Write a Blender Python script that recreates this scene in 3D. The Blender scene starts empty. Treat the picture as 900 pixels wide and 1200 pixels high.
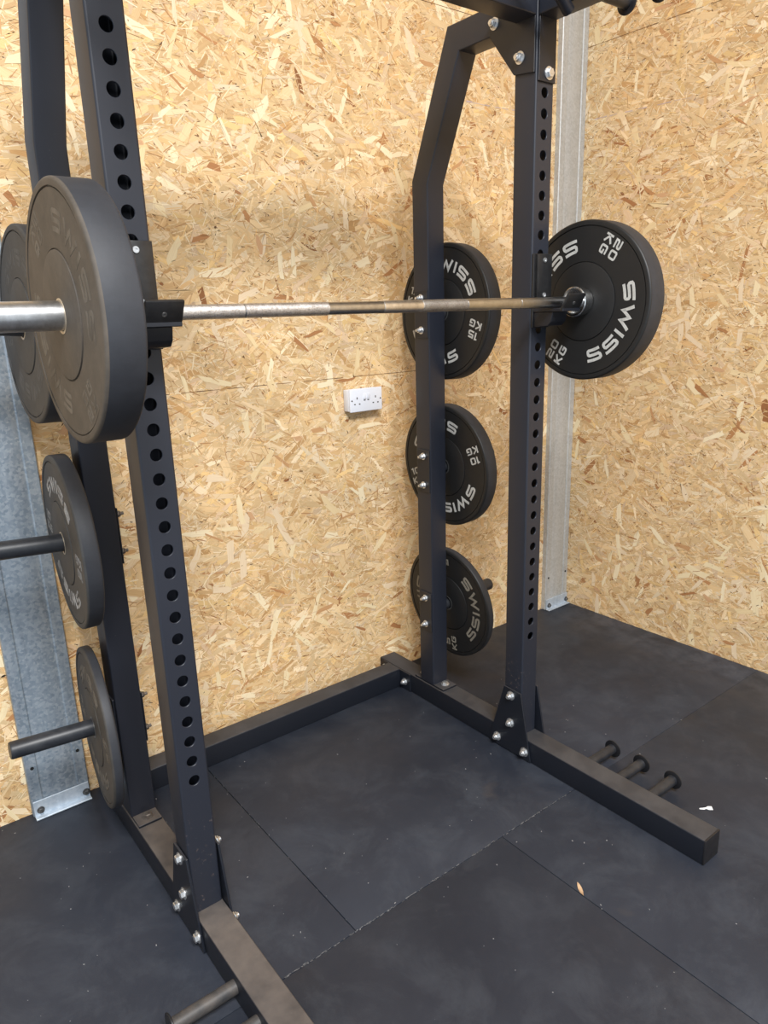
import bpy, bmesh, math, random
from mathutils import Vector, Matrix
random.seed(7)
col = bpy.context.scene.collection
PI = math.pi

# ------------------------------------------------------------------ materials
def mat(name, base=(.5,.5,.5), rough=.5, metal=0.0, spec=.5):
    m = bpy.data.materials.new(name); m.use_nodes = True
    nt = m.node_tree; b = nt.nodes['Principled BSDF']
    b.inputs['Base Color'].default_value = (*base, 1)
    b.inputs['Roughness'].default_value = rough
    b.inputs['Metallic'].default_value = metal
    b.inputs['Specular IOR Level'].default_value = spec
    return m, nt, b
def N(nt, t, **kw):
    n = nt.nodes.new(t)
    for k, v in kw.items():
        if k in n.inputs: n.inputs[k].default_value = v
        else: setattr(n, k, v)
    return n
def noise(nt, scale, detail=4, rough=.55, vec=None, dist=0.0):
    n = N(nt, 'ShaderNodeTexNoise'); n.inputs['Scale'].default_value = scale
    n.inputs['Detail'].default_value = detail; n.inputs['Roughness'].default_value = rough
    n.inputs['Distortion'].default_value = dist
    if vec is None:
        tc = N(nt, 'ShaderNodeTexCoord'); vec = tc.outputs['Object']
    nt.links.new(vec, n.inputs['Vector']); return n.outputs['Fac']
def ramp(nt, fac, stops):
    r = N(nt, 'ShaderNodeValToRGB'); e = r.color_ramp.elements
    while len(e) < len(stops): e.new(.5)
    for i, (p, c) in enumerate(stops):
        e[i].position = p; e[i].color = (*c, 1) if len(c) == 3 else c
    nt.links.new(fac, r.inputs['Fac']); return r.outputs['Color']
def mix(nt, fac, a, b, mode='MIX'):
    m = N(nt, 'ShaderNodeMix'); m.data_type = 'RGBA'; m.blend_type = mode
    def put(s, v):
        if isinstance(v, (tuple, list)): s.default_value = (*v, 1) if len(v) == 3 else v
        elif isinstance(v, (int, float)): s.default_value = v
        else: nt.links.new(v, s)
    put(m.inputs[0], fac); put(m.inputs[6], a); put(m.inputs[7], b)
    return m.outputs[2]
def math_n(nt, op, a, b=0.0, clamp=False):
    m = N(nt, 'ShaderNodeMath', operation=op); m.use_clamp = clamp
    for s, v in ((m.inputs[0], a), (m.inputs[1], b)):
        if isinstance(v, (int, float)): s.default_value = v
        else: nt.links.new(v, s)
    return m.outputs[0]
def bump(nt, b, h, strength=.2, dist=.002):
    n = N(nt, 'ShaderNodeBump'); n.inputs['Strength'].default_value = strength; n.inputs['Distance'].default_value = dist
    nt.links.new(h, n.inputs['Height']); nt.links.new(n.outputs['Normal'], b.inputs['Normal'])

def powder_coat(name, dust=(.076,.071,.071), amount=.75, base=(.0085,.0105,.0165)):
    """dark satin powder coat; shop dust has settled on upward faces"""
    m, nt, b = mat(name, base, .45)
    geo = N(nt, 'ShaderNodeNewGeometry'); sx = N(nt, 'ShaderNodeSeparateXYZ')
    nt.links.new(geo.outputs['Normal'], sx.inputs[0])
    up = ramp(nt, sx.outputs['Z'], [(.6,(0,0,0)),(.95,(1,1,1))])
    n1 = ramp(nt, noise(nt, 9, 6, .65), [(.3,(.35,.35,.35)),(.65,(1,1,1))])
    fac = math_n(nt, 'MULTIPLY', math_n(nt, 'MULTIPLY', up, n1), amount)
    sp = ramp(nt, noise(nt, 120, 2, .5), [(.74,(0,0,0)),(.78,(1,1,1))])
    fac2 = math_n(nt, 'MULTIPLY', sp, .16)
    c = mix(nt, fac, base, dust); c = mix(nt, fac2, c, (.16,.16,.16))
    nt.links.new(c, b.inputs['Base Color'])
    r = mix(nt, fac, (.42,.42,.42), (.9,.9,.9)); nt.links.new(r, b.inputs['Roughness'])
    bump(nt, b, noise(nt, 900, 2), .06, .0006)
    return m
M = {}
M['coat'] = powder_coat('black_powder_coat')
M['coat_dusty'] = powder_coat('black_powder_coat_dusty', (.118,.099,.087), .95)
M['coat_post'] = powder_coat('black_powder_coat_lit', amount=.3, base=(.0150,.0175,.0265))  # same coat as the beams, light on the posts painted into its base
M['coat_plain'] = powder_coat('black_powder_coat_clean', amount=.3)

def scuffed():
    m, nt, b = mat('scuffed_powder_coat', (.0165,.0195,.0295), .45)  # coat base lightened and blued for the light on the uprights
    tc = N(nt, 'ShaderNodeTexCoord'); s = N(nt, 'ShaderNodeSeparateXYZ'); nt.links.new(tc.outputs['Object'], s.inputs[0])
    low = ramp(nt, s.outputs['Z'], [(.12,(1,1,1)),(.36,(1,1,1)),(.385,(0,0,0))])
    sp = ramp(nt, noise(nt, 95, 3, .6), [(.60,(0,0,0)),(.66,(1,1,1))])
    patch = ramp(nt, noise(nt, 12, 3, .6), [(.48,(0,0,0)),(.60,(1,1,1))])
    f = math_n(nt, 'MULTIPLY', math_n(nt, 'MULTIPLY', low, sp), patch)
    f2 = math_n(nt, 'MULTIPLY', ramp(nt, noise(nt, 140, 2), [(.76,(0,0,0)),(.79,(1,1,1))]), .2)
    c = mix(nt, math_n(nt, 'MULTIPLY', f, .42), (.0165,.0195,.0295), (.17,.13,.115)); c = mix(nt, f2, c, (.2,.2,.2))
    nt.links.new(c, b.inputs['Base Color']); bump(nt, b, noise(nt, 900, 2), .06, .0006)
    return m
M['upright'] = scuffed()

def rubber(name, base, dust, amt, rough=.6):
    m, nt, b = mat(name, base, rough)
    n1 = ramp(nt, noise(nt, 7, 5, .65), [(.3,(.25,.25,.25)),(.7,(1,1,1))])
    n2 = ramp(nt, noise(nt, 45, 4, .7), [(.42,(0,0,0)),(.72,(1,1,1))])
    f = math_n(nt, 'MULTIPLY', n1, amt); f = math_n(nt, 'ADD', f, math_n(nt, 'MULTIPLY', n2, amt*.25), True)
    c = mix(nt, f, base, dust); nt.links.new(c, b.inputs['Base Color'])
    bump(nt, b, noise(nt, 260, 3), .12, .001)
    return m
M['rubber'] = rubber('black_bumper_rubber', (.0075,.0075,.008), (.022,.021,.020), .35, .5)
M['rubber_brown'] = rubber('dusty_brown_bumper_rubber', (.030,.026,.022), (.105,.086,.068), .8, .7)
M['rubber_grey'] = rubber('dusty_grey_bumper_rubber', (.022,.022,.023), (.062,.061,.060), .7, .65)
M['tread'] = rubber('bumper_tread_rubber', (.013,.0145,.019), (.036,.040,.050), .6, .6)
def plain_noise(name, a, bcol, sc, rough, metal=0.0, bmp=0.0):
    m, nt, b = mat(name, a, rough, metal)
    nt.links.new(mix(nt, ramp(nt, noise(nt, sc, 5, .65), [(.35,(0,0,0)),(.65,(1,1,1))]), a, bcol), b.inputs['Base Color'])
    if bmp: bump(nt, b, noise(nt, sc*3, 3), bmp, .001)
    return m
M['rubber_worn'] = rubber('worn_bumper_rubber', (.018,.017,.016), (.062,.055,.048), .75, .65)
M['ink_ghost'] = plain_noise('almost_worn_off_lettering', (.085,.085,.085), (.045,.045,.045), 20, .7)
M['ink'] = plain_noise('grey_lettering', (.56,.55,.52), (.44,.43,.40), 40, .6)
M['ink_tan'] = plain_noise('dirty_tan_lettering', (.26,.235,.19), (.19,.17,.14), 40, .6)
M['ink_faded'] = plain_noise('faded_brown_lettering', (.150,.130,.105), (.062,.053,.043), 18, .7)
M['ink_dim'] = plain_noise('faded_grey_lettering', (.26,.26,.26), (.11,.11,.112), 26, .7)
M['zinc'] = plain_noise('zinc_plated_steel', (.78,.79,.80), (.55,.56,.57), 60, .32, .85)
M['rust_bolt'] = plain_noise('dull_bolt_steel', (.22,.20,.18), (.12,.10,.09), 80, .5, .6)
M['chrome'] = plain_noise('worn_chrome', (.82,.82,.82), (.55,.54,.52), 70, .22, 1.0)
def steel(name, a, c, rough, knurl=False):
    m, nt, b = mat(name, a, rough, 1.0)
    n1 = ramp(nt, noise(nt, 30, 6, .75), [(.35,(0,0,0)),(.68,(1,1,1))])
    nt.links.new(mix(nt, n1, a, c), b.inputs['Base Color'])
    if knurl:
        n2 = ramp(nt, noise(nt, 260, 4, .8), [(.5,(0,0,0)),(.62,(1,1,1))])
        cc = mix(nt, math_n(nt, 'MULTIPLY', n2, .55), mix(nt, n1, a, c), (.16,.13,.11)); nt.links.new(cc, b.inputs['Base Color'])
        v = N(nt, 'ShaderNodeTexVoronoi'); v.inputs['Scale'].default_value = 700
        tc = N(nt, 'ShaderNodeTexCoord'); nt.links.new(tc.outputs['Object'], v.inputs['Vector'])
        bump(nt, b, v.outputs['Distance'], .5, .0012)
    return m
M['shaft'] = steel('bare_bar_steel', (.47,.48,.49), (.33,.33,.34), .28)
M['knurl'] = steel('knurled_bar_steel', (.66,.65,.64), (.48,.46,.45), .42, True)
M['knurl_tan'] = steel('worn_knurled_bar_steel', (.47,.47,.47), (.32,.31,.30), .45, True)
M['sleeve'] = steel('scuffed_sleeve_steel', (.70,.70,.70), (.42,.41,.40), .34)
M['peg'] = plain_noise('black_peg_coat', (.012,.014,.019), (.028,.030,.035), 24, .42)
M['pegworn'] = plain_noise('worn_peg_coat', (.03,.031,.034), (.075,.066,.060), 30, .5)
M['nylon'] = plain_noise('black_nylon', (.008,.008,.009), (.016,.016,.017), 50, .38)
M['endcap'] = plain_noise('black_plastic_cap', (.008,.008,.010), (.014,.014,.016), 30, .4)
M['brass'] = plain_noise('cream_steel_hub', (.55,.47,.35), (.40,.33,.25), 60, .4, .4)
M['hubdark'] = plain_noise('dark_steel_hub', (.10,.10,.10), (.2,.2,.2), 60, .4, .7)
M['white'] = plain_noise('white_plastic', (.80,.81,.86), (.76,.77,.82), 8, .35)
M['slot'] = plain_noise('dark_slot', (.03,.025,.022), (.05,.04,.035), 8, .7)
M['hole_shade'] = plain_noise('dark_void', (.006,.006,.006), (.01,.01,.01), 8, .9)
M['leaf'] = plain_noise('dry_leaf_tan', (.52,.36,.22), (.36,.22,.12), 90, .7)
M['paper'] = plain_noise('white_paper', (.85,.85,.85), (.7,.7,.7), 90, .8)

def galv(name, a, b2):
    m, nt, b = mat(name, a, .5, .35)
    tc = N(nt, 'ShaderNodeTexCoord'); mp = N(nt, 'ShaderNodeMapping'); mp.inputs['Scale'].default_value = (1,1,.12)
    nt.links.new(tc.outputs['Object'], mp.inputs['Vector'])
    streak = ramp(nt, noise(nt, 26, 6, .7, mp.outputs['Vector'], .4), [(.32,(0,0,0)),(.7,(1,1,1))])
    v = N(nt, 'ShaderNodeTexVoronoi'); v.inputs['Scale'].default_value = 130; nt.links.new(tc.outputs['Object'], v.inputs['Vector'])
    sep = N(nt, 'ShaderNodeSeparateColor'); nt.links.new(v.outputs['Color'], sep.inputs[0])
    c = mix(nt, streak, a, b2)
    c = mix(nt, math_n(nt, 'MULTIPLY', sep.outputs[0], .22), c, (.85,.87,.9))
    nt.links.new(c, b.inputs['Base Color']); bump(nt, b, noise(nt, 140, 3), .15, .001)
    return m
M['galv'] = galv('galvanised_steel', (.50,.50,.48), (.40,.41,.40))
M['galv_cool_lit'] = galv('galvanised_steel_cool_lit', (.25,.31,.37), (.155,.20,.25))  # same steel, with the cool daylight on the left column painted in
M['galv_foot'] = galv('galvanised_foot_steel', (.52,.60,.68), (.38,.45,.53))

def osb():
    m, nt, b = mat('osb_strand_board', (.7,.5,.3), .62, 0, .3)
    at = N(nt, 'ShaderNodeAttribute'); at.attribute_name = 'strand'
    uv = N(nt, 'ShaderNodeAttribute'); uv.attribute_name = 'grain'   # vector along/across each strand
    mp = N(nt, 'ShaderNodeMapping'); mp.inputs['Scale'].default_value = (10, 520, 1)
    nt.links.new(uv.outputs['Vector'], mp.inputs['Vector'])
    g = ramp(nt, noise(nt, 1.0, 3, .6, mp.outputs['Vector']), [(.32,(.82,.75,.66)),(.60,(1,1,1))])
    c = mix(nt, .42, at.outputs['Color'], mix(nt, 1.0, at.outputs['Color'], g, 'MULTIPLY'))
    c = mix(nt, .55, at.outputs['Color'], mix(nt, 1.0, at.outputs['Color'], g, 'MULTIPLY'))
    nt.links.new(c, b.inputs['Base Color'])
    return m
M['osb'] = osb()

def floor_mat():
    m, nt, b = mat('black_rubber_matting', (.02,.021,.026), .62)
    n1 = ramp(nt, noise(nt, 1.7, 5, .6, dist=.6), [(.35,(0,0,0)),(.7,(1,1,1))])
    n2 = ramp(nt, noise(nt, 5, 8, .74, dist=.5), [(.47,(0,0,0)),(.74,(1,1,1))])
    c = mix(nt, n1, (.0115,.0155,.0260), (.0215,.0265,.0400))
    c = mix(nt, math_n(nt, 'MULTIPLY', n2, .55), c, (.050,.058,.074))
    # pale dust drifted along the back of the right wall
    n3 = ramp(nt, noise(nt, 75, 2, .5), [(.755,(0,0,0)),(.775,(1,1,1))])
    n4 = ramp(nt, noise(nt, 2.6, 2, .5), [(.45,(0,0,0)),(.6,(1,1,1))])
    c = mix(nt, math_n(nt, 'MULTIPLY', n3, math_n(nt, 'MULTIPLY', n4, .7)), c, (.42,.42,.42))
    n5 = ramp(nt, noise(nt, 4.2, 3, .5), [(.68,(0,0,0)),(.74,(1,1,1))])
    c = mix(nt, math_n(nt, 'MULTIPLY', n5, .3), c, (.058,.048,.044))
    tc = N(nt, 'ShaderNodeTexCoord'); s = N(nt, 'ShaderNodeSeparateXYZ'); nt.links.new(tc.outputs['Object'], s.inputs[0])
    edge = ramp(nt, math_n(nt, 'MULTIPLY', s.outputs['X'], .5), [(.73,(0,0,0)),(.86,(1,1,1))])
    n6 = ramp(nt, noise(nt, 9, 5, .7), [(.4,(0,0,0)),(.7,(1,1,1))])
    c = mix(nt, math_n(nt, 'MULTIPLY', math_n(nt, 'MULTIPLY', edge, n6), .8), c, (.080,.087,.110))
    nt.links.new(c, b.inputs['Base Color'])
    r = ramp(nt, noise(nt, 5, 4, .6), [(.3,(.5,.5,.5)),(.7,(.72,.72,.72))]); nt.links.new(r, b.inputs['Roughness'])
    bump(nt, b, noise(nt, 320, 3, .6), .18, .001)
    return m
M['floor'] = floor_mat()
M['speck'] = plain_noise('pale_grit', (.34,.34,.34), (.18,.18,.185), 60, .9)
M['seam_dust'] = plain_noise('seam_dust', (.17,.172,.18), (.075,.077,.082), 60, .9)
M['ceiling'] = plain_noise('pale_ceiling_sheet', (.70,.70,.68), (.66,.66,.64), 3, .7)

# ------------------------------------------------------------------ mesh helpers
def link(name, bm, m, parent=None, smooth=True, angle=32):
    me = bpy.data.meshes.new(name)
    bmesh.ops.recalc_face_normals(bm, faces=bm.faces[:]) if bm.faces else None
    bm.to_mesh(me); bm.free()
    for mm in (m if isinstance(m, (list, tuple)) else [m]): me.materials.append(mm)
    if smooth:
        for p in me.polygons: p.use_smooth = True
        me.set_sharp_from_angle(angle=math.radians(angle))
    o = bpy.data.objects.new(name, me); col.objects.link(o)
    if parent: o.parent = parent
    return o
def empty(name, loc=(0,0,0), label=None, cat=None, group=None):
    o = bpy.data.objects.new(name, None); col.objects.link(o); o.location = loc; o.empty_display_size = .05
    tag(o, label, cat, group); return o
def tag(o, label=None, cat=None, group=None, kind=None):
    if label: o['label'] = label
    if cat: o['category'] = cat
    if group: o['group'] = group
    if kind: o['kind'] = kind
    return o
def add_box(bm, c, s, bev=0.0, seg=2, rot=None, mi=0):
    r = bmesh.ops.create_cube(bm, size=1.0)
    vs = r['verts']
    bmesh.ops.scale(bm, vec=Vector(s), verts=vs)
    fs = set(f for v in vs for f in v.link_faces)
    if bev:
        es = list(set(e for v in vs for e in v.link_edges))
        g = bmesh.ops.bevel(bm, geom=es, offset=bev, segments=seg, affect='EDGES', profile=.5)
        vs = list(set(v for f in g['faces'] for v in f.verts) | set(v for v in vs if v.is_valid))
    if rot: bmesh.ops.transform(bm, matrix=rot, verts=vs)
    bmesh.ops.translate(bm, vec=Vector(c), verts=vs)
    for f in set(f for v in vs for f in v.link_faces): f.material_index = mi
    return vs
def frame(axis):
    z = Vector(axis).normalized()
    up = Vector((0,0,1)) if abs(z.z) < .9 else Vector((0,1,0))
    x = up.cross(z).normalized(); y = z.cross(x)
    return Matrix((x, y, z)).transposed()
def add_lathe(bm, p, axis, prof, n=48, mi=0):
    """prof = list of (radius, height along axis); closed at ends when radius is 0"""
    R = frame(axis); p = Vector(p); rings = []
    for r, h in prof:
        if r < 1e-7: rings.append([bm.verts.new(p + R @ Vector((0,0,h)))])
        else: rings.append([bm.verts.new(p + R @ Vector((r*math.cos(2*PI*i/n), r*math.sin(2*PI*i/n), h))) for i in range(n)])
    for a, b in zip(rings, rings[1:]):
        for i in range(n):
            j = (i+1) % n
            if len(a) == 1 and len(b) == 1: continue
            if len(a) == 1: f = bm.faces.new((a[0], b[j], b[i]))
            elif len(b) == 1: f = bm.faces.new((a[i], a[j], b[0]))
            else: f = bm.faces.new((a[i], a[j], b[j], b[i]))
            f.material_index = mi
def rrect(w, h, r, seg=4):
    pts = []
    for cx, cy, a0 in ((w/2-r, h/2-r, 0), (-w/2+r, h/2-r, 90), (-w/2+r, -h/2+r, 180), (w/2-r, -h/2+r, 270)):
        for i in range(seg+1):
            a = math.radians(a0 + 90*i/seg); pts.append((cx + r*math.cos(a), cy + r*math.sin(a)))
    return pts
def sweep(bm, path, u_axis, w, h, r=.005, caps=True, mi=0):
    """mitred rounded-rectangle tube along path; w across u_axis, h across the other"""
    path = [Vector(p) for p in path]; U = Vector(u_axis).normalized(); sec = rrect(w, h, r); rings = []
    for i, p in enumerate(path):
        t0 = (p - path[i-1]).normalized() if i else None
        t1 = (path[i+1] - p).normalized() if i < len(path)-1 else None
        t = ((t0 or t1) + (t1 or t0)).normalized()
        k = 1.0 if (t0 is None or t1 is None) else 1/max(.2, math.cos(t0.angle(t1)/2))
        V = t.cross(U).normalized()
        rings.append([bm.verts.new(p + U*a + V*(b*k)) for a, b in sec])
    n = len(sec)
    for a, b in zip(rings, rings[1:]):
        for i in range(n):
            f = bm.faces.new((a[i], a[(i+1)%n], b[(i+1)%n], b[i])); f.material_index = mi
    if caps:
        bm.faces.new(rings[0]).material_index = mi; bm.faces.new(rings[-1]).material_index = mi
def add_prism(bm, pts, thick_vec, mi=0, bev=0.0):
    """extrude a planar polygon"""
    t = Vector(thick_vec); a = [bm.verts.new(Vector(p)) for p in pts]; b = [bm.verts.new(Vector(p)+t) for p in pts]
    n = len(pts); fs = [bm.faces.new(a), bm.faces.new(b)]
    for i in range(n): fs.append(bm.faces.new((a[i], a[(i+1)%n], b[(i+1)%n], b[i])))
    for f in fs: f.material_index = mi
    if bev:
        es = [e for v in a+b for e in v.link_edges]
        bmesh.ops.bevel(bm, geom=list(set(es)), offset=bev, segments=1, affect='EDGES')
def add_tube(bm, path, r, n=20, caps=True, mi=0):
    path = [Vector(p) for p in path]; rings = []
    prevx = None
    for i, p in enumerate(path):
        t = ((path[min(i+1,len(path)-1)] - path[max(i-1,0)])).normalized()
        x = prevx - t*prevx.dot(t) if prevx else (Vector((0,0,1)) if abs(t.z)<.9 else Vector((0,1,0))).cross(t)
        x.normalize(); prevx = x; y = t.cross(x)
        rings.append([bm.verts.new(p + x*r*math.cos(2*PI*k/n) + y*r*math.sin(2*PI*k/n)) for k in range(n)])
    for a, b in zip(rings, rings[1:]):
        for k in range(n): bm.faces.new((a[k], a[(k+1)%n], b[(k+1)%n], b[k])).material_index = mi
    if caps: bm.faces.new(rings[0]).material_index = mi; bm.faces.new(rings[-1]).material_index = mi

# bolts: hex head + washer, or nut + washer + thread end
def hex_prof(bm, p, axis, r, h0, h1):
    add_lathe(bm, p, axis, [(0,h0),(r*.999,h0),(r,h1-.0015),(r*.86,h1),(0,h1)], 6)
def bolt_head(name, p, axis, parent, r=.0105, m='zinc'):
    bm = bmesh.new()
    add_lathe(bm, p, axis, [(0,0),(r*1.35,0),(r*1.35,.002),(0,.002)], 24)
    hex_prof(bm, p, axis, r, .002, .0105)
    return link(name, bm, M[m], parent)
def bolt_nut(name, p, axis, parent, r=.0105, tail=.008, m='zinc'):
    bm = bmesh.new()
    add_lathe(bm, p, axis, [(0,0),(r*1.4,0),(r*1.4,.002),(0,.002)], 24)
    hex_prof(bm, p, axis, r, .002, .0115)
    add_lathe(bm, p, axis, [(r*.92,.0115),(r*.8,.015),(r*.55,.0165),(r*.5,.0165),(r*.5,.0165+tail*.4),(0,.0165+tail*.4)], 20)
    return link(name, bm, M[m], parent)

# ------------------------------------------------------------------ dimensions (metres) recovered from the photograph
LX, RX = -.5932, .5932          # hole lines of the two uprights
HW, UD = .0366, .078            # upright half width, depth
BW, BH = .0769, .0796           # base beam
PITCH, Z0 = .0521, .4443        # hole spacing, first hole height
YF, YB = -.667, .788            # base beam ends
YW = .79; XW = 1.768            # back wall, right wall
BARY, BARZ = -.0768, 1.5082

# ------------------------------------------------------------------ setting: OSB walls built of strands
PAL = [((.87,.75,.57),34), ((.89,.78,.61),28), ((.91,.81,.66),16), ((.94,.86,.73),7), ((.84,.70,.51),16), ((.79,.63,.43),6),
       ((.70,.51,.34),1.1), ((.60,.41,.26),.3), ((.90,.77,.55),10), ((.86,.75,.62),8)]
PCUM = []; acc = 0
for c, w in PAL: acc += w; PCUM.append((acc, c))
def lin(c): return tuple((v/12.92 if v <= .04045 else ((v+.055)/1.055)**2.4) for v in c)
def pick():
    x = random.random()*acc
    for a, c in PCUM:
        if x <= a: break
    k = random.uniform(.93,1.06); return (min(1.0,c[0]*k*1.01), min(1.0,c[1]*k), min(1.0,c[2]*k*.985))
def osb_wall(name, org, ua, va, na, du, dv, u0, u1, v0, v1, seams, marks):
    """board du x dv metres; strands cover u0..u1, v0..v1 (the part the photo can see)"""
    org, ua, va, na = Vector(org), Vector(ua), Vector(va), Vector(na)
    V, F, C, G = [], [], [], []
    def poly(pts, dep, colr, ang=0, seed=0):
        i0 = len(V); ca, sa = math.cos(ang), math.sin(ang)
        for (u, v) in pts:
            V.append(org + ua*u + va*v + na*dep); C.append((*lin(colr), 1))
            G.append((u*ca+v*sa+seed*3.1, -u*sa+v*ca+seed*7.7, 0))
        F.append(tuple(range(i0, i0+len(pts))))
    # core board
    base = (.85,.71,.51)
    c8 = [(du[0],dv[0]),(du[1],dv[0]),(du[1],dv[1]),(du[0],dv[1])]
    poly(c8, 0, base)
    bk = len(V)
    for (u, v) in c8: V.append(org+ua*u+va*v-na*.018); C.append((*lin(base),1)); G.append((u,v,0))
    F.append((bk+3,bk+2,bk+1,bk))
    for i in range(4): F.append((i, bk+i, bk+(i+1)%4, (i+1)%4))
    area = (u1-u0)*(v1-v0)
    def strand(u, v, L, W, ang, dep, colr):
        ca, sa = math.cos(ang), math.sin(ang); s = random.random()*9
        m_ = min(2*W, .3*L); sk0, sk1 = random.uniform(-.5,.5)*m_, random.uniform(-.5,.5)*m_; W = min(W, .6*L)
        j = lambda k: random.uniform(-k,k)*W
        p = [(-L/2+sk0,-W/2),(-L*.17,-W/2+j(.16)),(L*.2,-W/2+j(.16)),(L/2+sk1,-W/2+j(.2)),(L/2+j(.3)-sk1*.3,0),(L/2-sk1,W/2+j(.2)),(L*.15,W/2+j(.16)),(-L*.2,W/2+j(.16)),(-L/2-sk0,W/2)]
        if random.random() < .35: p[0] = (p[0][0], j(.2)); 
        if random.random() < .35: p[5] = (p[5][0]+L*.05, j(.2))
        poly([(u+x*ca-y*sa, v+x*sa+y*ca) for x, y in p], dep, colr, ang, s)
        if W > .005 and random.random() < .34:               # shadow line painted along one long edge of the strand
            e = random.uniform(.0004,.0011); k = random.uniform(.72,.88); sg = random.choice((0,1))
            idx = (0,1,2,3) if sg == 0 else (5,6,7,8); a0, b0 = random.choice(((0,3),(0,2),(1,3)))
            q = [p[i] for i in idx[a0:b0+1]]; off = -e if sg == 0 else e
            pts = q + [(x, y+off*random.uniform(.4,1)) for x, y in reversed(q)]
            poly([(u+x*ca-y*sa, v+x*sa+y*ca) for x, y in pts], dep+.00001, (colr[0]*k, colr[1]*k*.95, colr[2]*k*.88), ang, s)
    U = random.uniform
    n = int(area*3400)
    for _ in range(n):                                   # ordinary strands
        L = min(.16, max(.02, random.gauss(.068,.03))); W = max(.0025, random.gauss(.0125,.007))
        ang = random.gauss(0,.62) if random.random() < .72 else U(0,PI)
        strand(U(u0,u1), U(v0,v1), L, W, ang, U(.0002,.0016), pick())
    for _ in range(int(area*5200)):                      # slivers and splinters
        L = U(.008,.055); W = U(.0008,.0035)
        c = pick() if random.random() < .62 else random.choice([(.96,.89,.76),(.72,.54,.36),(.94,.85,.69),(.80,.63,.44),(.95,.87,.72)])
        strand(U(u0,u1), U(v0,v1), L, W, random.gauss(0,.8), U(.0012,.0018), c)
    for _ in range(int(area*64)):                       # broad pale wafers, many set upright
        strand(U(u0,u1), U(v0,v1), U(.05,.11), U(.012,.026), random.gauss(PI/2,.4) if random.random()<.55 else random.gauss(0,.6), U(.0015,.0018), random.choice([(.96,.89,.75),(.94,.86,.70),(.92,.82,.64),(.92,.83,.70)]))
    for _ in range(int(area*14)):                        # brown bark-side flakes
        strand(U(u0,u1), U(v0,v1), U(.035,.085), U(.006,.018), random.gauss(-.25,.5), U(.0016,.0019), random.choice([(.68,.48,.31),(.74,.54,.36),(.78,.60,.42),(.82,.65,.49)]))
    for _ in range(int(area*340)):                       # dark specks and gaps between strands
        strand(U(u0,u1), U(v0,v1), U(.003,.014), U(.0012,.003), random.gauss(0,.7), .0020, random.choice([(.46,.33,.22),(.56,.40,.26),(.36,.26,.18)]))
    for s in seams:                                      # butt joint between boards: a ragged dark gap
        u = u0
        while u < u1:
            L = U(.02,.06)
            if random.random() < .8: poly([(u,s-.0010),(u+L,s-.0010+U(-.0004,.0004)),(u+L,s+.0008),(u,s+.0008+U(0,.0007))], .0021, random.choice([(.46,.33,.2),(.58,.43,.28),(.4,.28,.18)]))
            u += L
    for (a, b, z, sl) in marks:                          # chalk line snapped along the board
        u = a
        while u < b:
            L = U(.012,.04)
            if random.random() < .5:
                q = z + sl*(u-a) + U(-.0012,.0012); t = U(.0012,.0030)
                poly([(u,q-t),(u+L,q-t+sl*L),(u+L,q+t*.6+sl*L),(u,q+t*.6)], .0021, random.choice([(.80,.71,.68),(.77,.69,.69),(.83,.74,.66)]))
            u += L*U(.9,1.3)
    me = bpy.data.meshes.new(name); me.from_pydata([tuple(v) for v in V], [], F); me.materials.append(M['osb'])
    at = me.attributes.new('strand', 'FLOAT_COLOR', 'POINT'); at.data.foreach_set('color', [x for c in C for x in c])
    gt = me.attributes.new('grain', 'FLOAT_VECTOR', 'POINT'); gt.data.foreach_set('vector', [x for g in G for x in g])
    me.update()
    o = bpy.data.objects.new(name, me); col.objects.link(o); o['kind'] = 'structure'; return o
osb_wall('wall_back', (0,YW,0), (1,0,0), (0,0,1), (0,-1,0), (-2.6,XW), (0,4.7), -1.25, XW, 0, 2.78, [1.265, 2.566],
         [(-1.1,-.62,2.258,.004),(.62,1.42,2.268,.006)])
osb_wall('wall_right', (XW,0,0), (0,-1,0), (0,0,1), (-1,0,0), (-YW,3.6), (0,4.7), -YW, .62, 0, 2.92, [2.563],
         [(-.715,-.30,2.277,-.03)])

# floor: rubber mats butted together on the slab
bm = bmesh.new()
add_box(bm, (-.5,-1.4,-.03), (4.54,4.38,.03), mi=0)
rows = [(-.230, .794, [-2.14,-.310,.594]), (-1.45,-.2320,[-1.61,.218]), (-2.67,-1.4515,[-2.14,-.31]), (-3.6,-2.672,[-1.61,.218])]
for q, (y0, y1, xs) in enumerate(rows):
    for a, b in zip([-2.7]+xs, xs+[XW+.004]):
        lo = y0-.0018 if (q == 0 and a > .5) else y0
        add_box(bm, ((a+b)/2,(lo+y1)/2,-.008), (b-a-.002,y1-lo,.016), .0016 if lo == y0 else .0002, 2)
# crumbs: dust caught in the long seam, specks scattered over the mats
for _ in range(190):
    x = random.uniform(-.52,.54); k = random.uniform(.0006,.0022)
    add_box(bm, (x,-.2310+random.gauss(0,.0011),.0003), (k*random.uniform(1,6),k,.0006), mi=1)
for _ in range(26):
    t = random.random(); add_box(bm, (-.310+random.gauss(0,.002),-.22+.85*t,.0003), (.0012,.0012*random.uniform(1,4),.0006), mi=1)
for _ in range(150):
    x, y = random.uniform(-1.1,1.2), random.uniform(-.85,.7)
    if abs(abs(x)-.593) < .055 or (abs(x) < .6 and y > .62): continue
    k = random.uniform(.0007,.0022)
    add_box(bm, (x,y,.0004), (k*random.uniform(1,2.6),k,.0008), rot=Matrix.Rotation(random.uniform(0,PI),4,'Z'), mi=2)
floor = link('floor', bm, [M['floor'], M['seam_dust'], M['speck']], None, True); tag(floor, kind='structure')
bm = bmesh.new(); add_box(bm, (-1.1,-2.6,4.75), (5.74,6.78,.04)); tag(link('ceiling', bm, M['ceiling']), kind='structure')

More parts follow.
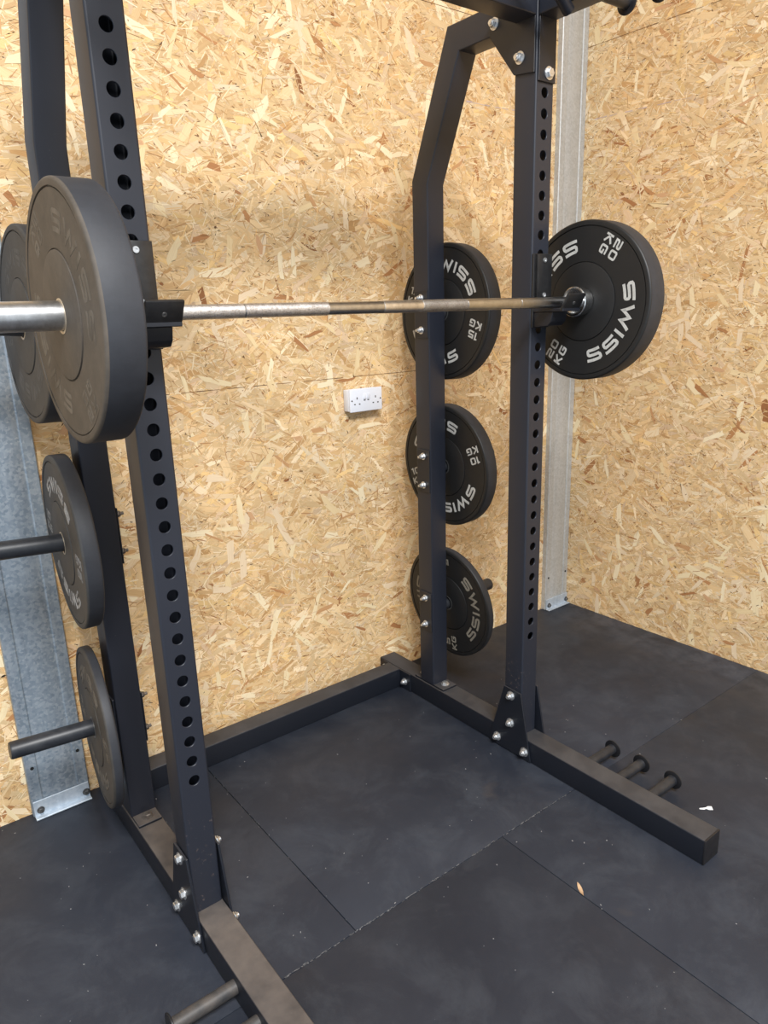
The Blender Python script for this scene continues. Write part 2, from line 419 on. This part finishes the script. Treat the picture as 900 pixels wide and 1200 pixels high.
# ------------------------------------------------------------------ galvanised columns
def steel_column(x0, x1, label, m, grp=None):
    t = empty('steel_column', ((x0+x1)/2, YW, 0), label, 'column'); t['kind'] = 'structure'
    w = x1-x0; yf = -.027; h = 4.7
    def X(f): return -w/2 + f
    # cold-rolled outline in plan, front face towards -Y, with two pressed stiffening grooves
    out = [(X(0),-.0015),(X(0),yf+.0025),(X(.003),yf),(X(.032),yf),(X(.036),yf+.0025),(X(.041),yf+.0025),(X(.046),yf+.0008),
           (X(w-.046),yf+.0008),(X(w-.041),yf+.0025),(X(w-.036),yf+.0025),(X(w-.032),yf),(X(w-.003),yf),(X(w),yf+.0025),(X(w),-.0015)]
    bm = bmesh.new(); add_prism(bm, [(a,b,.003) for a, b in out], (0,0,h-.02)); link('column_section', bm, m, t, True, 20)
    bm = bmesh.new()
    for hx, hz in ((.019,.171),(w-.019,.176)): add_lathe(bm, (X(hx),yf-.0004,hz), (0,-1,0), [(0,0),(.0055,0),(.0055,.0006),(0,.0006)], 18)
    link('bolt_hole', bm, M['hole_shade'], t)  # flat dark discs paint the unlit inside of the holes
    bm = bmesh.new()
    add_box(bm, (0,yf-.0035,.030), (w-.006,.005,.054), .001, 1); add_box(bm, (0,yf-.014,.004), (w-.006,.022,.005), .001, 1)
    fb = link('foot_bracket', bm, M['galv_foot'], t)
    for hx in (.022, w-.014): bolt_head('bolt', (X(hx),yf-.006,.024), (0,-1,0), fb, .0085, 'hubdark')
    return t
steel_column(-.839,-.665,'blue-lit galvanised steel column on the back wall behind the stacked left plates',M['galv_cool_lit'])
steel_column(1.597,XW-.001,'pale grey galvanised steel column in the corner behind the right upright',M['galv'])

# ------------------------------------------------------------------ the rack
rack = empty('power_rack', (0,0,0), 'tall black steel half rack of square tubing with hole-punched uprights standing on the rubber mats', 'rack')

def punched_upright(x, zb, zt, holes):
    bm = bmesh.new(); r = .005; hole_r = .0131
    sec = rrect(2*HW, UD, r); n = len(sec)              # (u,v): u along X, v along Y ; front is v=-UD/2
    cy = UD/2
    lo = [bm.verts.new((x+u, cy+v, zb)) for u, v in sec]; hi = [bm.verts.new((x+u, cy+v, zt)) for u, v in sec]
    for i in range(n):
        j = (i+1) % n
        if abs(abs(sec[i][1])-UD/2) < 1e-6 and abs(sec[i][1]-sec[j][1]) < 1e-6: continue   # front and back flats are built with holes
        bm.faces.new((lo[i], lo[j], hi[j], hi[i]))
    bm.faces.new(lo); bm.faces.new(hi)
    fw = HW - r
    zs = [Z0 + PITCH*i for i in range(holes)]; K = 8
    for y0, dy in ((0.0,1.0),(UD,-1.0)):
        def rect(z0, z1): bm.faces.new([bm.verts.new(p) for p in ((x-fw,y0,z0),(x+fw,y0,z0),(x+fw,y0,z1),(x-fw,y0,z1))])
        rect(zb, zs[0]-PITCH/2); rect(zs[-1]+PITCH/2, zt)
        for z in zs:
            per = []; a, b = fw, PITCH/2
            for (p, q) in (((-a,-b),(a,-b)),((a,-b),(a,b)),((a,b),(-a,b)),((-a,b),(-a,-b))):
                for k in range(K): per.append((p[0]+(q[0]-p[0])*k/K, p[1]+(q[1]-p[1])*k/K))
            def ring(rr, dd):
                o = []
                for u, v in per:
                    an = math.atan2(v,u); o.append(bm.verts.new((x+rr*math.cos(an), y0+dy*dd, z+rr*math.sin(an))))
                return o
            rg = [[bm.verts.new((x+u,y0,z+v)) for u, v in per], ring(hole_r+.0008,0), ring(hole_r,.0008), ring(hole_r,.004)]
            for A, B in zip(rg, rg[1:]):
                for k in range(len(per)): bm.faces.new((A[k], A[(k+1)%len(per)], B[(k+1)%len(per)], B[k]))
    bmesh.ops.remove_doubles(bm, verts=bm.verts[:], dist=1e-5)
    o = link('upright', bm, M['upright'], rack)
    return o
TOPZ = 2.312
for x in (LX, RX): punched_upright(x, BH, TOPZ, 33)

def base_beam(x):
    bm = bmesh.new(); sweep(bm, [(x,YF+.006,BH/2),(x,YB-.002,BH/2)], (1,0,0), BW, BH, .004)
    o = link('base_beam', bm, M['coat_dusty'] if x < 0 else M['coat'], rack)
    bm = bmesh.new(); add_box(bm, (x,YF+.004,BH/2), (BW,.006,BH), .0025, 2); link('end_cap', bm, M['endcap'], o)
    return o
beamL, beamR = base_beam(LX), base_beam(RX)
bm = bmesh.new(); sweep(bm, [(LX+BW/2+.006,.688,BH/2),(RX-BW/2-.006,.688,BH/2)], (0,1,0), .0765, BH, .004)
cross = link('rear_cross_beam', bm, M['coat'], rack)
for s, x in ((1,RX-BW/2),(-1,LX+BW/2)):
    bm = bmesh.new(); add_box(bm, (x-s*.003,.672,BH/2), (.006,.176,BH-.003), .001, 1); fp = link('flange_plate', bm, M['coat_plain'], cross)
    bolt_nut('bolt', (x-s*.006,.617,.036), (-s,0,0), fp, .0105)
    bolt_nut('bolt', (x-s*.006,.748,.050), (-s,0,0), fp, .0105)

# base gussets, bolted through upright and beam
for X0 in (LX, RX):
    for s in (-1, 1):
        xp = X0 + s*(BW/2+.0005)
        pts = [(xp,-.002,.244),(xp,.074,.246),(xp,.122,.078),(xp,.138,.004),(xp,-.051,.004)]
        bm = bmesh.new(); add_prism(bm, pts, (s*.0055,0,0), bev=.0008); g = link('gusset_plate', bm, M['coat_plain'], rack)
        for (y, z) in ((.041,.221),(.041,.117),(.101,.036),(-.024,.034)):
            p = (xp+s*.0055, y, z)
            if s < 0 and X0 < 0 or s > 0 and X0 > 0: bolt_head('bolt', p, (s,0,0), g, .0115)
            else: bolt_nut('bolt', p, (s,0,0), g, .0115)

# bent rear posts that lean forward to the upright tops
def rear_post(x):
    bm = bmesh.new(); sweep(bm, [(x,.4868,BH+.008),(x,.4868,1.90),(x,.325,2.2705),(x,UD+.001,2.2705)], (1,0,0), 2*HW, .0765, .004)
    o = link('rear_post', bm, M['coat_post'], rack)
    bm = bmesh.new(); add_box(bm, (x,.478,BH+.004), (.069,.168,.008), .0012, 1); fp = link('foot_plate', bm, M['coat'] if x > 0 else M['coat_dusty'], o)
    bolt_head('bolt', (x+.002,.424,BH+.008), (0,0,1), fp, .012, 'rust_bolt' if x < 0 else 'zinc')
    bolt_head('bolt', (x+.002,.548,BH+.008), (0,0,1), fp, .012, 'rust_bolt' if x < 0 else 'zinc')
for x in (LX, RX): rear_post(x)

# storage pegs on the rear posts
PEGZ = (1.4865,.940,.3925)
for X0, s in ((LX,-1),(RX,1)):
    for z in PEGZ:
        bm = bmesh.new(); a = math.radians(4.0)
        ax = Vector((s*math.cos(a),0,math.sin(a)))
        add_lathe(bm, (X0+s*(HW+.006),.4868,z-.0015), ax, [(0,0),(.0236,0),(.0236,.262),(.0215,.266),(0,.2665)], 40)
        pg = link('storage_peg', bm, M['peg'], rack)
        bm = bmesh.new(); add_box(bm, (X0+s*(HW+.0033),.4868,z), (.006,.062,.156), .001, 1); link('mounting_plate', bm, M['coat_plain'], pg)
        bm = bmesh.new(); add_box(bm, (X0-s*(HW+.0023),.4835,z-.003), (.004,.066,.156), .001, 1); bp_ = link('backing_plate', bm, M['coat_plain'], pg)
        for dz in (.053,-.053): bolt_nut('bolt', (X0-s*(HW+.0043),.4835,z+dz-.002), (-s,0,0), bp_, .0092, .018, 'zinc' if s > 0 else 'rust_bolt')

# band pegs along the front base beams
for X0, s in ((LX,-1),(RX,1)):
    for y in (-.212,-.322,-.434):
        bm = bmesh.new()
        add_lathe(bm, (X0+s*BW/2,y,.041), (s,0,0), [(0,0),(.0165,0),(.0165,.150),(0,.150)], 32)
        bp_ = link('band_peg', bm, M['pegworn'] if s < 0 else M['peg'], rack)
        bm = bmesh.new(); add_lathe(bm, (X0+s*(BW/2+.148),y,.041), (s,0,0), [(0,0),(.027,0),(.0295,.0015),(.0295,.0045),(.027,.006),(0,.006)], 36)
        link('peg_flange', bm, M['endcap'], bp_)

# top: cross beam, forward arms, gussets, chin bar, upper band pegs
bm = bmesh.new(); sweep(bm, [(LX+HW+.0062,.0375,2.2745),(RX-HW-.0062,.0375,2.2745)], (0,1,0), .075, .075, .004); link('top_cross_beam', bm, M['coat_post'], rack)
for X0, s in ((LX,-1),(RX,1)):
    bm = bmesh.new(); sweep(bm, [(X0,-.0065,2.2745),(X0,-.62,2.2745)], (1,0,0), 2*HW, .075, .004); arm = link('top_arm', bm, M['coat_post'], rack)
    bm = bmesh.new(); add_box(bm, (X0,-.623,2.2745), (2*HW,.006,.075), .0025, 2); link('end_cap', bm, M['endcap'], arm)
    for t in (-1, 1):
        xp = X0 + t*(HW+.0004)
        bm = bmesh.new(); add_prism(bm, [(xp,.003,2.104),(xp,.076,2.113),(xp,.168,2.228),(xp,.168,2.306),(xp,.003,2.306)], (t*.0055,0,0), bev=.0008)
        g = link('top_gusset', bm, M['coat_plain'], rack)
        for (y, z) in ((.054,2.150),(.150,2.258)):
            (bolt_nut if t*s < 0 else bolt_head)('bolt', (xp+t*.0055,y,z), (t,0,0), g, .0115)
    bm = bmesh.new(); add_prism(bm, [(X0-HW+.004,-.0003,2.084),(X0+HW-.001,-.0003,2.084),(X0+HW-.001,-.0003,2.3),(X0-HW+.004,-.0003,2.3)], (0,-.0055,0), bev=.0008)
    g = link('front_plate', bm, M['coat_plain'], rack); bolt_head('bolt', (X0+.008*s,-.0058,2.106), (0,-1,0), g, .0125)
    for y in (-.115,-.215,-.315,-.415):
        bm = bmesh.new(); add_lathe(bm, (X0+s*HW,y,2.2745), (s,0,0), [(0,0),(.0165,0),(.0165,.150),(0,.150)], 32); bp_ = link('band_peg', bm, M['peg'], rack)
        bm = bmesh.new(); add_lathe(bm, (X0+s*(HW+.148),y,2.2745), (s,0,0), [(0,0),(.027,0),(.0295,.0015),(.0295,.0045),(.027,.006),(0,.006)], 36); link('peg_flange', bm, M['endcap'], bp_)
bm = bmesh.new()
cb = [(RX-HW+.003,-.100,2.218),(RX-HW-.004,-.100,2.222),(.40,-.100,2.345),(.33,-.100,2.372),(.26,-.100,2.38)]
add_tube(bm, cb + [(-x,y,z) for x, y, z in reversed(cb)], .0155, 24)
link('chin_up_bar', bm, M['coat_plain'], rack)

# ------------------------------------------------------------------ J-cups (lift off the uprights)
def j_cup(x, label):
    t = empty('j_cup', (x,0,BARZ), label, 'bar holder', 'hooks carrying the bar')
    w = 2*HW
    bm = bmesh.new()
    add_box(bm, (0,-.0045,.033), (w+.001,.007,.205), .0012, 1)                        # back plate on the upright face
    add_lathe(bm, (0,-.004,Z0+PITCH*21-BARZ), (0,1,0), [(0,0),(.0115,0),(.0115,.098),(.009,.1),(0,.1)], 28)                # locating pin through the upright
    link('bracket', bm, M['nylon'], t)
    bm = bmesh.new(); add_box(bm, (.002,-.0125,.060), (w-.012,.009,.150), .002, 2); lin_ = link('back_liner', bm, M['nylon'], t)
    for z in (.118,.022):
        bm = bmesh.new(); add_lathe(bm, (0,-.017,z), (0,-1,0), [(0,0),(.0068,0),(.0062,.0025),(.003,.0025),(.003,.001),(0,.001)], 20); link('screw', bm, M['zinc'], lin_)
    bm = bmesh.new()
    add_box(bm, (0,-.062,-.0205), (w,.110,.010), .0015, 1)                            # shelf under the bar
    add_prism(bm, [(-w/2+.004,-.008,-.026),(-w/2+.004,-.078,-.026),(-w/2+.004,-.072,-.052),(-w/2+.004,-.060,-.064),(-w/2+.004,-.008,-.068)], (w-.008,0,0), bev=.001)
    link('shelf', bm, M['coat_plain'], t)
    bm = bmesh.new(); R = Matrix.Rotation(math.radians(30),4,'X')
    add_box(bm, (0,-.121,-.001), (w+.002,.009,.054), .003, 2, R)
    lp = link('lip', bm, M['nylon'], t)
    bm = bmesh.new(); add_lathe(bm, (0,-.1247,-.003), (0,-1,-.577), [(0,0),(.005,0),(.0046,.0014),(.0022,.0014),(.0022,.0004),(0,.0004)], 20); link('screw', bm, M['hubdark'], lp)
    return t
j_cup(LX,'black bar hook with nylon liner on the left upright beside the brown dusty plate')
j_cup(RX,'black bar hook with nylon liner on the right upright beside the clean 20 kg plate')

# ------------------------------------------------------------------ barbell
bar = empty('barbell', (0,BARY,BARZ), 'long steel barbell with knurled shaft resting across both bar hooks', 'barbell')
sr = .0146
def seg(name, a, b, m, r=sr):
    bm = bmesh.new(); add_lathe(bm, (a,0,0), (1,0,0), [(0,0),(r-.0006,0),(r,.0006),(r,b-a-.0006),(r-.0006,b-a),(0,b-a)], 40); return link(name, bm, m, bar)
seg('shaft', -.658,.658, M['shaft'], sr-.0006)
for a, b, m in ((-.63,-.4095,'knurl'),(-.4065,-.204,'knurl'),(.069,.218,'knurl_tan'),(.218,.414,'shaft'),(.418,.63,'shaft'),(-.051,.069,'sleeve')): seg('knurled_grip' if 'knurl' in m else 'smooth_band', a, b, M[m])
for s in (-1,1):
    bm = bmesh.new(); add_lathe(bm, (s*.652,0,0), (s,0,0), [(sr+.0002,.006),(.024,.006),(.031,.001),(.040,0),(.0425,.002),(.0425,.014),(.0405,.017),(.0405,.0375),(.036,.0392),(.02,.0392)], 56); link('collar', bm, M['chrome'], bar)
    bm = bmesh.new(); add_lathe(bm, (s*.688,0,0), (s,0,0), [(0,0),(.0255,0),(.0255,.410),(.0235,.413),(.019,.413),(.019,.409),(0,.409)], 48); link('sleeve', bm, M['sleeve'], bar)

# ------------------------------------------------------------------ lettering
def S_(w): return [[(w,.9),(.22,.9),(.12,.84),(.1,.72),(.12,.6),(.22,.5),(w-.22,.5),(w-.12,.42),(w-.1,.28),(w-.12,.16),(w-.22,.1),(0,.1)]]
GL = {
 'S': (S_(1.35),1.35), 'W': ([[(.05,1),(.44,.07),(.88,.78),(1.30,.07),(1.72,1)]],1.75), 'I': ([[(.12,0),(.12,1)]],.24),
 'K': ([[(.1,0),(.1,1)],[(.82,1),(.22,.5),(.82,0)]],.9),
 'G': ([[(.85,.9),(.22,.9),(.12,.84),(.1,.76),(.1,.24),(.12,.16),(.22,.1),(.66,.1),(.78,.16),(.8,.24),(.8,.52),(.45,.52)]],.9),
 '2': ([[(0,.9),(.66,.9),(.78,.84),(.8,.72),(.78,.58),(.68,.5),(.22,.5),(.12,.44),(.1,.34),(.1,.1),(.88,.1)]],.9),
 '0': ([[(.45,.9),(.22,.9),(.12,.84),(.1,.76),(.1,.24),(.12,.16),(.22,.1),(.68,.1),(.78,.16),(.8,.24),(.8,.76),(.78,.84),(.68,.9),(.44,.9)]],.9),
 '1': ([[(0,.84),(.3,.92),(.3,0)]],.45),
 '5': ([[(.82,.9),(.1,.9),(.1,.54),(.66,.54),(.78,.48),(.8,.36),(.8,.24),(.78,.16),(.66,.1),(0,.1)]],.9),
}
def layout(text, gap):
    x = 0; out = []
    for ch in text:
        st, w = GL[ch]; out += [[(x+a, b) for a, b in s] for s in st]; x += w + gap
    W = x-gap; return [[(a-W/2, b-.5) for a, b in s] for s in out]
def stroke_mesh(bm, strokes, warp, t=.2, e=.0009, base=0.0):
    """thick polylines -> raised ribbon letters; warp maps glyph units to the plate face"""
    for s in strokes:
        pts = []
        for p, q in zip(s, s[1:]):
            n = max(1, int(math.hypot(q[0]-p[0], q[1]-p[1])/.15))
            pts += [(p[0]+(q[0]-p[0])*k/n, p[1]+(q[1]-p[1])*k/n) for k in range(n)]
        pts.append(s[-1]); L, Rr = [], []
        for i, p in enumerate(pts):
            a = pts[max(0,i-1)]; b = pts[min(len(pts)-1,i+1)]
            d0 = Vector((p[0]-a[0], p[1]-a[1])) if i else None
            d1 = Vector((b[0]-p[0], b[1]-p[1])) if i < len(pts)-1 else None
            d0 = (d0 or d1).normalized(); d1 = (d1 or d0).normalized()
            m = (d0+d1).normalized(); k = 1/max(.45, m.dot(d0)); nx, ny = -m.y*k*t/2, m.x*k*t/2
            L.append((p[0]+nx,p[1]+ny)); Rr.append((p[0]-nx,p[1]-ny))
        def vv(p, h): x, y = warp(*p); return bm.verts.new((x, y, h))
        lt = [vv(p,base+e) for p in L]; rt = [vv(p,base+e) for p in Rr]; lb = [vv(p,base-.0006) for p in L]; rb = [vv(p,base-.0006) for p in Rr]
        for i in range(len(pts)-1):
            bm.faces.new((lt[i],rt[i],rt[i+1],lt[i+1])); bm.faces.new((lb[i],lt[i],lt[i+1],lb[i+1])); bm.faces.new((rt[i],rb[i],rb[i+1],rt[i+1]))
        for i in (0,-1): bm.faces.new((lt[i],rt[i],rb[i],lb[i]))

# ------------------------------------------------------------------ bumper plates
def bumper_plate(label, group, face_c, tilt, yaw, r, t, spin, weight, face, tread, ink, hub, word_ink=None, relief=.0009):
    """face_c: centre of the face towards the camera side (-X); the plate body runs to +X"""
    n = Vector((math.cos(tilt)*math.cos(yaw), math.cos(tilt)*math.sin(yaw), math.sin(tilt)))
    Z = -n; X = Vector((0,0,1)).cross(Z).normalized(); Y = Z.cross(X)
    root = empty('bumper_plate', (0,0,0), label, 'weight plate', group)
    mw = Matrix((X,Y,Z)).transposed().to_4x4(); mw.translation = Vector(face_c)
    root.matrix_world = mw
    hr = .0258                                             # bore
    gd = .0016                                             # recessed lettering field
    bm = bmesh.new(); n_ = 128
    prof = [(.030,.0006),(.1085,.0006),(.110,0),(.1108,-gd-.0022),(.1118,-gd-.0024),(.1128,-gd),(r-.0175,-gd),(r-.0170,-gd-.0030),(r-.0150,-gd-.0030),(r-.0145,-.0004),(r-.0055,-.0002),(r-.0028,-.0010),(r-.0008,-.0030),(r,-.0060)]
    add_lathe(bm, (0,0,0), (0,0,1), prof, n_, 0)
    prof2 = [(r,-.0060),(r,-t+.0060),(r-.0008,-t+.0030),(r-.0028,-t+.0010),(r-.0055,-t+.0002)]
    add_lathe(bm, (0,0,0), (0,0,1), prof2, n_, 1)
    prof3 = [(r-.0055,-t+.0002),(r-.0145,-t+.0004),(r-.0170,-t+gd),(.1125,-t+gd),(.110,-t),(.030,-t)]
    add_lathe(bm, (0,0,0), (0,0,1), prof3, n_, 0)
    bmesh.ops.remove_doubles(bm, verts=bm.verts[:], dist=1e-6)
    link('rubber_disc', bm, [face, tread], root, True, 40)
    bm = bmesh.new()
    add_lathe(bm, (0,0,0), (0,0,1), [(.0305,.0006),(.0305,.0014),(.0270,.0016),(hr,.0006),(hr,-t-.0006),(.0270,-t-.0016),(.0305,-t-.0014),(.0305,-t+.0006)], 56)
    link('hub_ring', bm, hub, root)
    for k in (0, 1):
        a0 = math.radians(spin + 180*k)
        bm = bmesh.new(); H = .036; rc = .158
        def warp(x, y, a0=a0):
            an = a0 - x*H*1.0/rc; rr = rc + y*H; return rr*math.cos(an), rr*math.sin(an)
        stroke_mesh(bm, layout('SWISS', .37), warp, .235, relief, -gd)
        link('wordmark', bm, word_ink or ink, root, False)
        bm = bmesh.new(); h = .0250; rr = .170
        a1 = a0 + PI/2                                        # block sits a quarter turn anticlockwise, reading with the wordmark
        cx, cy = rr*math.cos(a1), rr*math.sin(a1)
        ux, uy = math.sin(a0), -math.cos(a0)                  # reading direction
        def warp2(x, y, oy=0.0):
            X2, Y2 = x*h*1.16, (y*h+oy); return cx+ux*X2+math.cos(a0)*Y2, cy+uy*X2+math.sin(a0)*Y2
        stroke_mesh(bm, layout(weight, .18), lambda x, y: warp2(x, y, .0180), .2, relief, -gd)
        stroke_mesh(bm, layout('KG', .18), lambda x, y: warp2(x, y, -.0180), .2, relief, -gd)
        link('weight_marking', bm, ink, root, False)
    return root
BG, SG = 'plates loaded on the bar', 'plates stored on the rear pegs'
bumper_plate('black 20 kg bumper plate with bright grey lettering on the right end of the bar', BG, (.6918,BARY,BARZ-.0008), 0, 0, .225, .0688, -31.5, '20', M['rubber'], M['tread'], M['ink'], M['hubdark'])
bumper_plate('big brown dusty bumper plate on the left end of the bar, nearest the camera', BG, (-.7606,BARY,BARZ-.0008), 0, 0, .225, .0688, 33.8, '20', M['rubber_brown'], M['tread'], M['ink_faded'], M['brass'], relief=.0003)
bumper_plate('thick grey dusty plate half hidden behind the brown plate on the left top peg', SG, (-.708,.4795,1.489), -.030, -.006, .231, .063, 96, '15', M['rubber_grey'], M['tread'], M['ink_ghost'], M['brass'], relief=.0003)
bumper_plate('dark plate with faded lettering on the middle left peg', SG, (-.692,.4845,.9405), .006, -.064, .231, .043, 82, '10', M['rubber_grey'], M['tread'], M['ink_dim'], M['brass'], plain_noise('chalky_lettering',(.42,.42,.42),(.14,.14,.14),22,.7))
bumper_plate('thin worn plate hanging low on the bottom left peg', SG, (-.687,.4885,.3925), -.014, -.100, .229, .028, -86, '5', M['rubber_worn'], M['tread'], M['ink_faded'], M['hubdark'])
bumper_plate('black 15 kg plate hung highest behind the right rear post', SG, (.648,.4800,1.488), -.030, -.020, .231, .058, 70, '15', M['rubber'], M['tread'], M['ink'], M['hubdark'])
bumper_plate('black 10 kg plate on the middle peg behind the right rear post', SG, (.649,.4820,.9405), .045, -.007, .226, .051, 110.8, '10', M['rubber'], M['tread'], M['ink'], M['hubdark'])
bumper_plate('thin black 5 kg plate with tan lettering on the lowest right peg', SG, (.657,.4790,.3970), .070, .017, .222, .030, 3, '5', M['rubber'], M['tread'], M['ink_tan'], M['hubdark'])

# ------------------------------------------------------------------ double socket
sk = empty('wall_socket', (.500,YW-.0022,1.180), 'white plastic double power socket screwed to the strand board wall', 'socket')
bm = bmesh.new(); add_box(bm, (-.002,-.017,0), (.147,.034,.080), .003, 2); link('back_box', bm, M['white'], sk)
bm = bmesh.new(); add_box(bm, (0,-.0385,0), (.150,.0085,.086), .003, 3); fp = link('face_plate', bm, M['white'], sk)
for s in (-1, 1):
    bm = bmesh.new(); add_box(bm, (s*.0085,-.0442,.0135), (.0115,.004,.020), .0012, 2, Matrix.Rotation(math.radians(5*s),4,'X')); sw = link('switch', bm, M['white'], fp)
    bm = bmesh.new(); add_box(bm, (s*.0085,-.0430,-.0010), (.0080,.0012,.0028)); link('switch_marker', bm, M['slot'], fp)
    bm = bmesh.new(); cx = s*.043
    add_box(bm, (cx,-.0430,.0085), (.0042,.0012,.0082), .0003, 1)
    for q in (-1, 1): add_box(bm, (cx+q*.0110,-.0430,-.0135), (.0065,.0012,.0042), .0003, 1)
    link('pin_slots', bm, M['slot'], fp)
    bm = bmesh.new(); add_lathe(bm, (s*.0665,-.0426,0), (0,-1,0), [(0,0),(.0032,0),(.0028,.0012),(0,.0012)], 18); link('screw_cap', bm, M['slot'], fp)

# ------------------------------------------------------------------ litter on the mats
def litter(name, loc, pts, m, label, cat, rz):
    bm = bmesh.new(); top = [bm.verts.new((x,y,z+.0012)) for x, y, z in pts]; bot = [bm.verts.new((x,y,z+.0003)) for x, y, z in pts]
    k = len(pts)//2
    for i in range(k-1):
        bm.faces.new((top[2*i],top[2*i+1],top[2*i+3],top[2*i+2])); bm.faces.new((bot[2*i],bot[2*i+2],bot[2*i+3],bot[2*i+1]))
        for j in (0,1): bm.faces.new((top[2*i+j],top[2*i+2+j],bot[2*i+2+j],bot[2*i+j]))
    bm.faces.new((top[0],bot[0],bot[1],top[1])); bm.faces.new((top[-2],top[-1],bot[-1],bot[-2]))
    o = link(name, bm, m, None); o.location = loc; o.rotation_euler = (0,0,rz); tag(o, label, cat); return o
litter('dry_leaf', (.228,-.504,0), [(-.022,-.0006,.0045),(-.022,.0006,.0045),(-.014,-.0035,.003),(-.014,.0035,.004),(-.003,-.0052,.0005),(-.003,.005,.003),(.009,-.004,0),(.009,.0042,.002),(.022,-.0004,.0025),(.022,.0004,.0025)], M['leaf'], 'small tan dry leaf lying on the mat before the right base beam', 'leaf', math.radians(-122))
litter('paper_scrap', (.784,-.549,0), [(-.022,-.002,.001),(-.022,.001,.002),(-.008,-.003,0),(-.008,.002,.002),(-.002,-.001,.001),(-.002,.002,.003),(.006,-.006,.0005),(.006,.006,.004),(.017,-.007,.001),(.017,.005,.004)], M['paper'], 'torn white paper scrap on the mat right of the right beam end', 'scrap', math.radians(-38))

# ------------------------------------------------------------------ light
def area(name, loc, rot, sx, sy, watts, colr):
    l = bpy.data.lights.new(name, 'AREA'); l.shape = 'RECTANGLE'; l.size = sx; l.size_y = sy; l.energy = watts; l.color = colr
    o = bpy.data.objects.new(name, l); col.objects.link(o); o.location = loc; o.rotation_euler = rot; return o
area('ceiling_batten_and_fill', (-.75,-3.5,4.6), (0,0,0), 0.6, 1.7, 255, (.97,.98,1))
area('ceiling_batten_and_fill', (-1.9,-3.3,4.6), (0,0,0), 0.6, 1.7, 330, (1,.985,.96))  # added unseen fill, placed to brighten the right wall
w = bpy.data.worlds.new('daylight'); w.use_nodes = True; bpy.context.scene.world = w
bg = w.node_tree.nodes['Background']; bg.inputs[0].default_value = (.82,.91,1.0,1); bg.inputs[1].default_value = 1.04

# ------------------------------------------------------------------ camera
cam = bpy.data.cameras.new('camera'); co = bpy.data.objects.new('camera', cam); col.objects.link(co)
yaw, pitch, roll = (math.radians(v) for v in (37.4535,15.5488,-1.7951))
fw = Vector((math.sin(yaw)*math.cos(pitch), math.cos(yaw)*math.cos(pitch), -math.sin(pitch)))
rt = Vector((math.cos(yaw), -math.sin(yaw), 0)); up = rt.cross(fw)
r2 = rt*math.cos(roll)+up*math.sin(roll); u2 = -rt*math.sin(roll)+up*math.cos(roll)
mw = Matrix((r2, u2, -fw)).transposed().to_4x4(); mw.translation = Vector((-1.1203,-1.4573,1.4992)); co.matrix_world = mw
cam.sensor_fit = 'VERTICAL'; cam.sensor_height = 36; cam.lens = 846.0/1200*36; cam.clip_start = .02
sc = bpy.context.scene; sc.camera = co
sc.view_settings.view_transform = 'Standard'; sc.view_settings.look = 'None'; sc.view_settings.gamma = 1
sc.view_settings.exposure = .0; sc.view_settings.use_curve_mapping = False
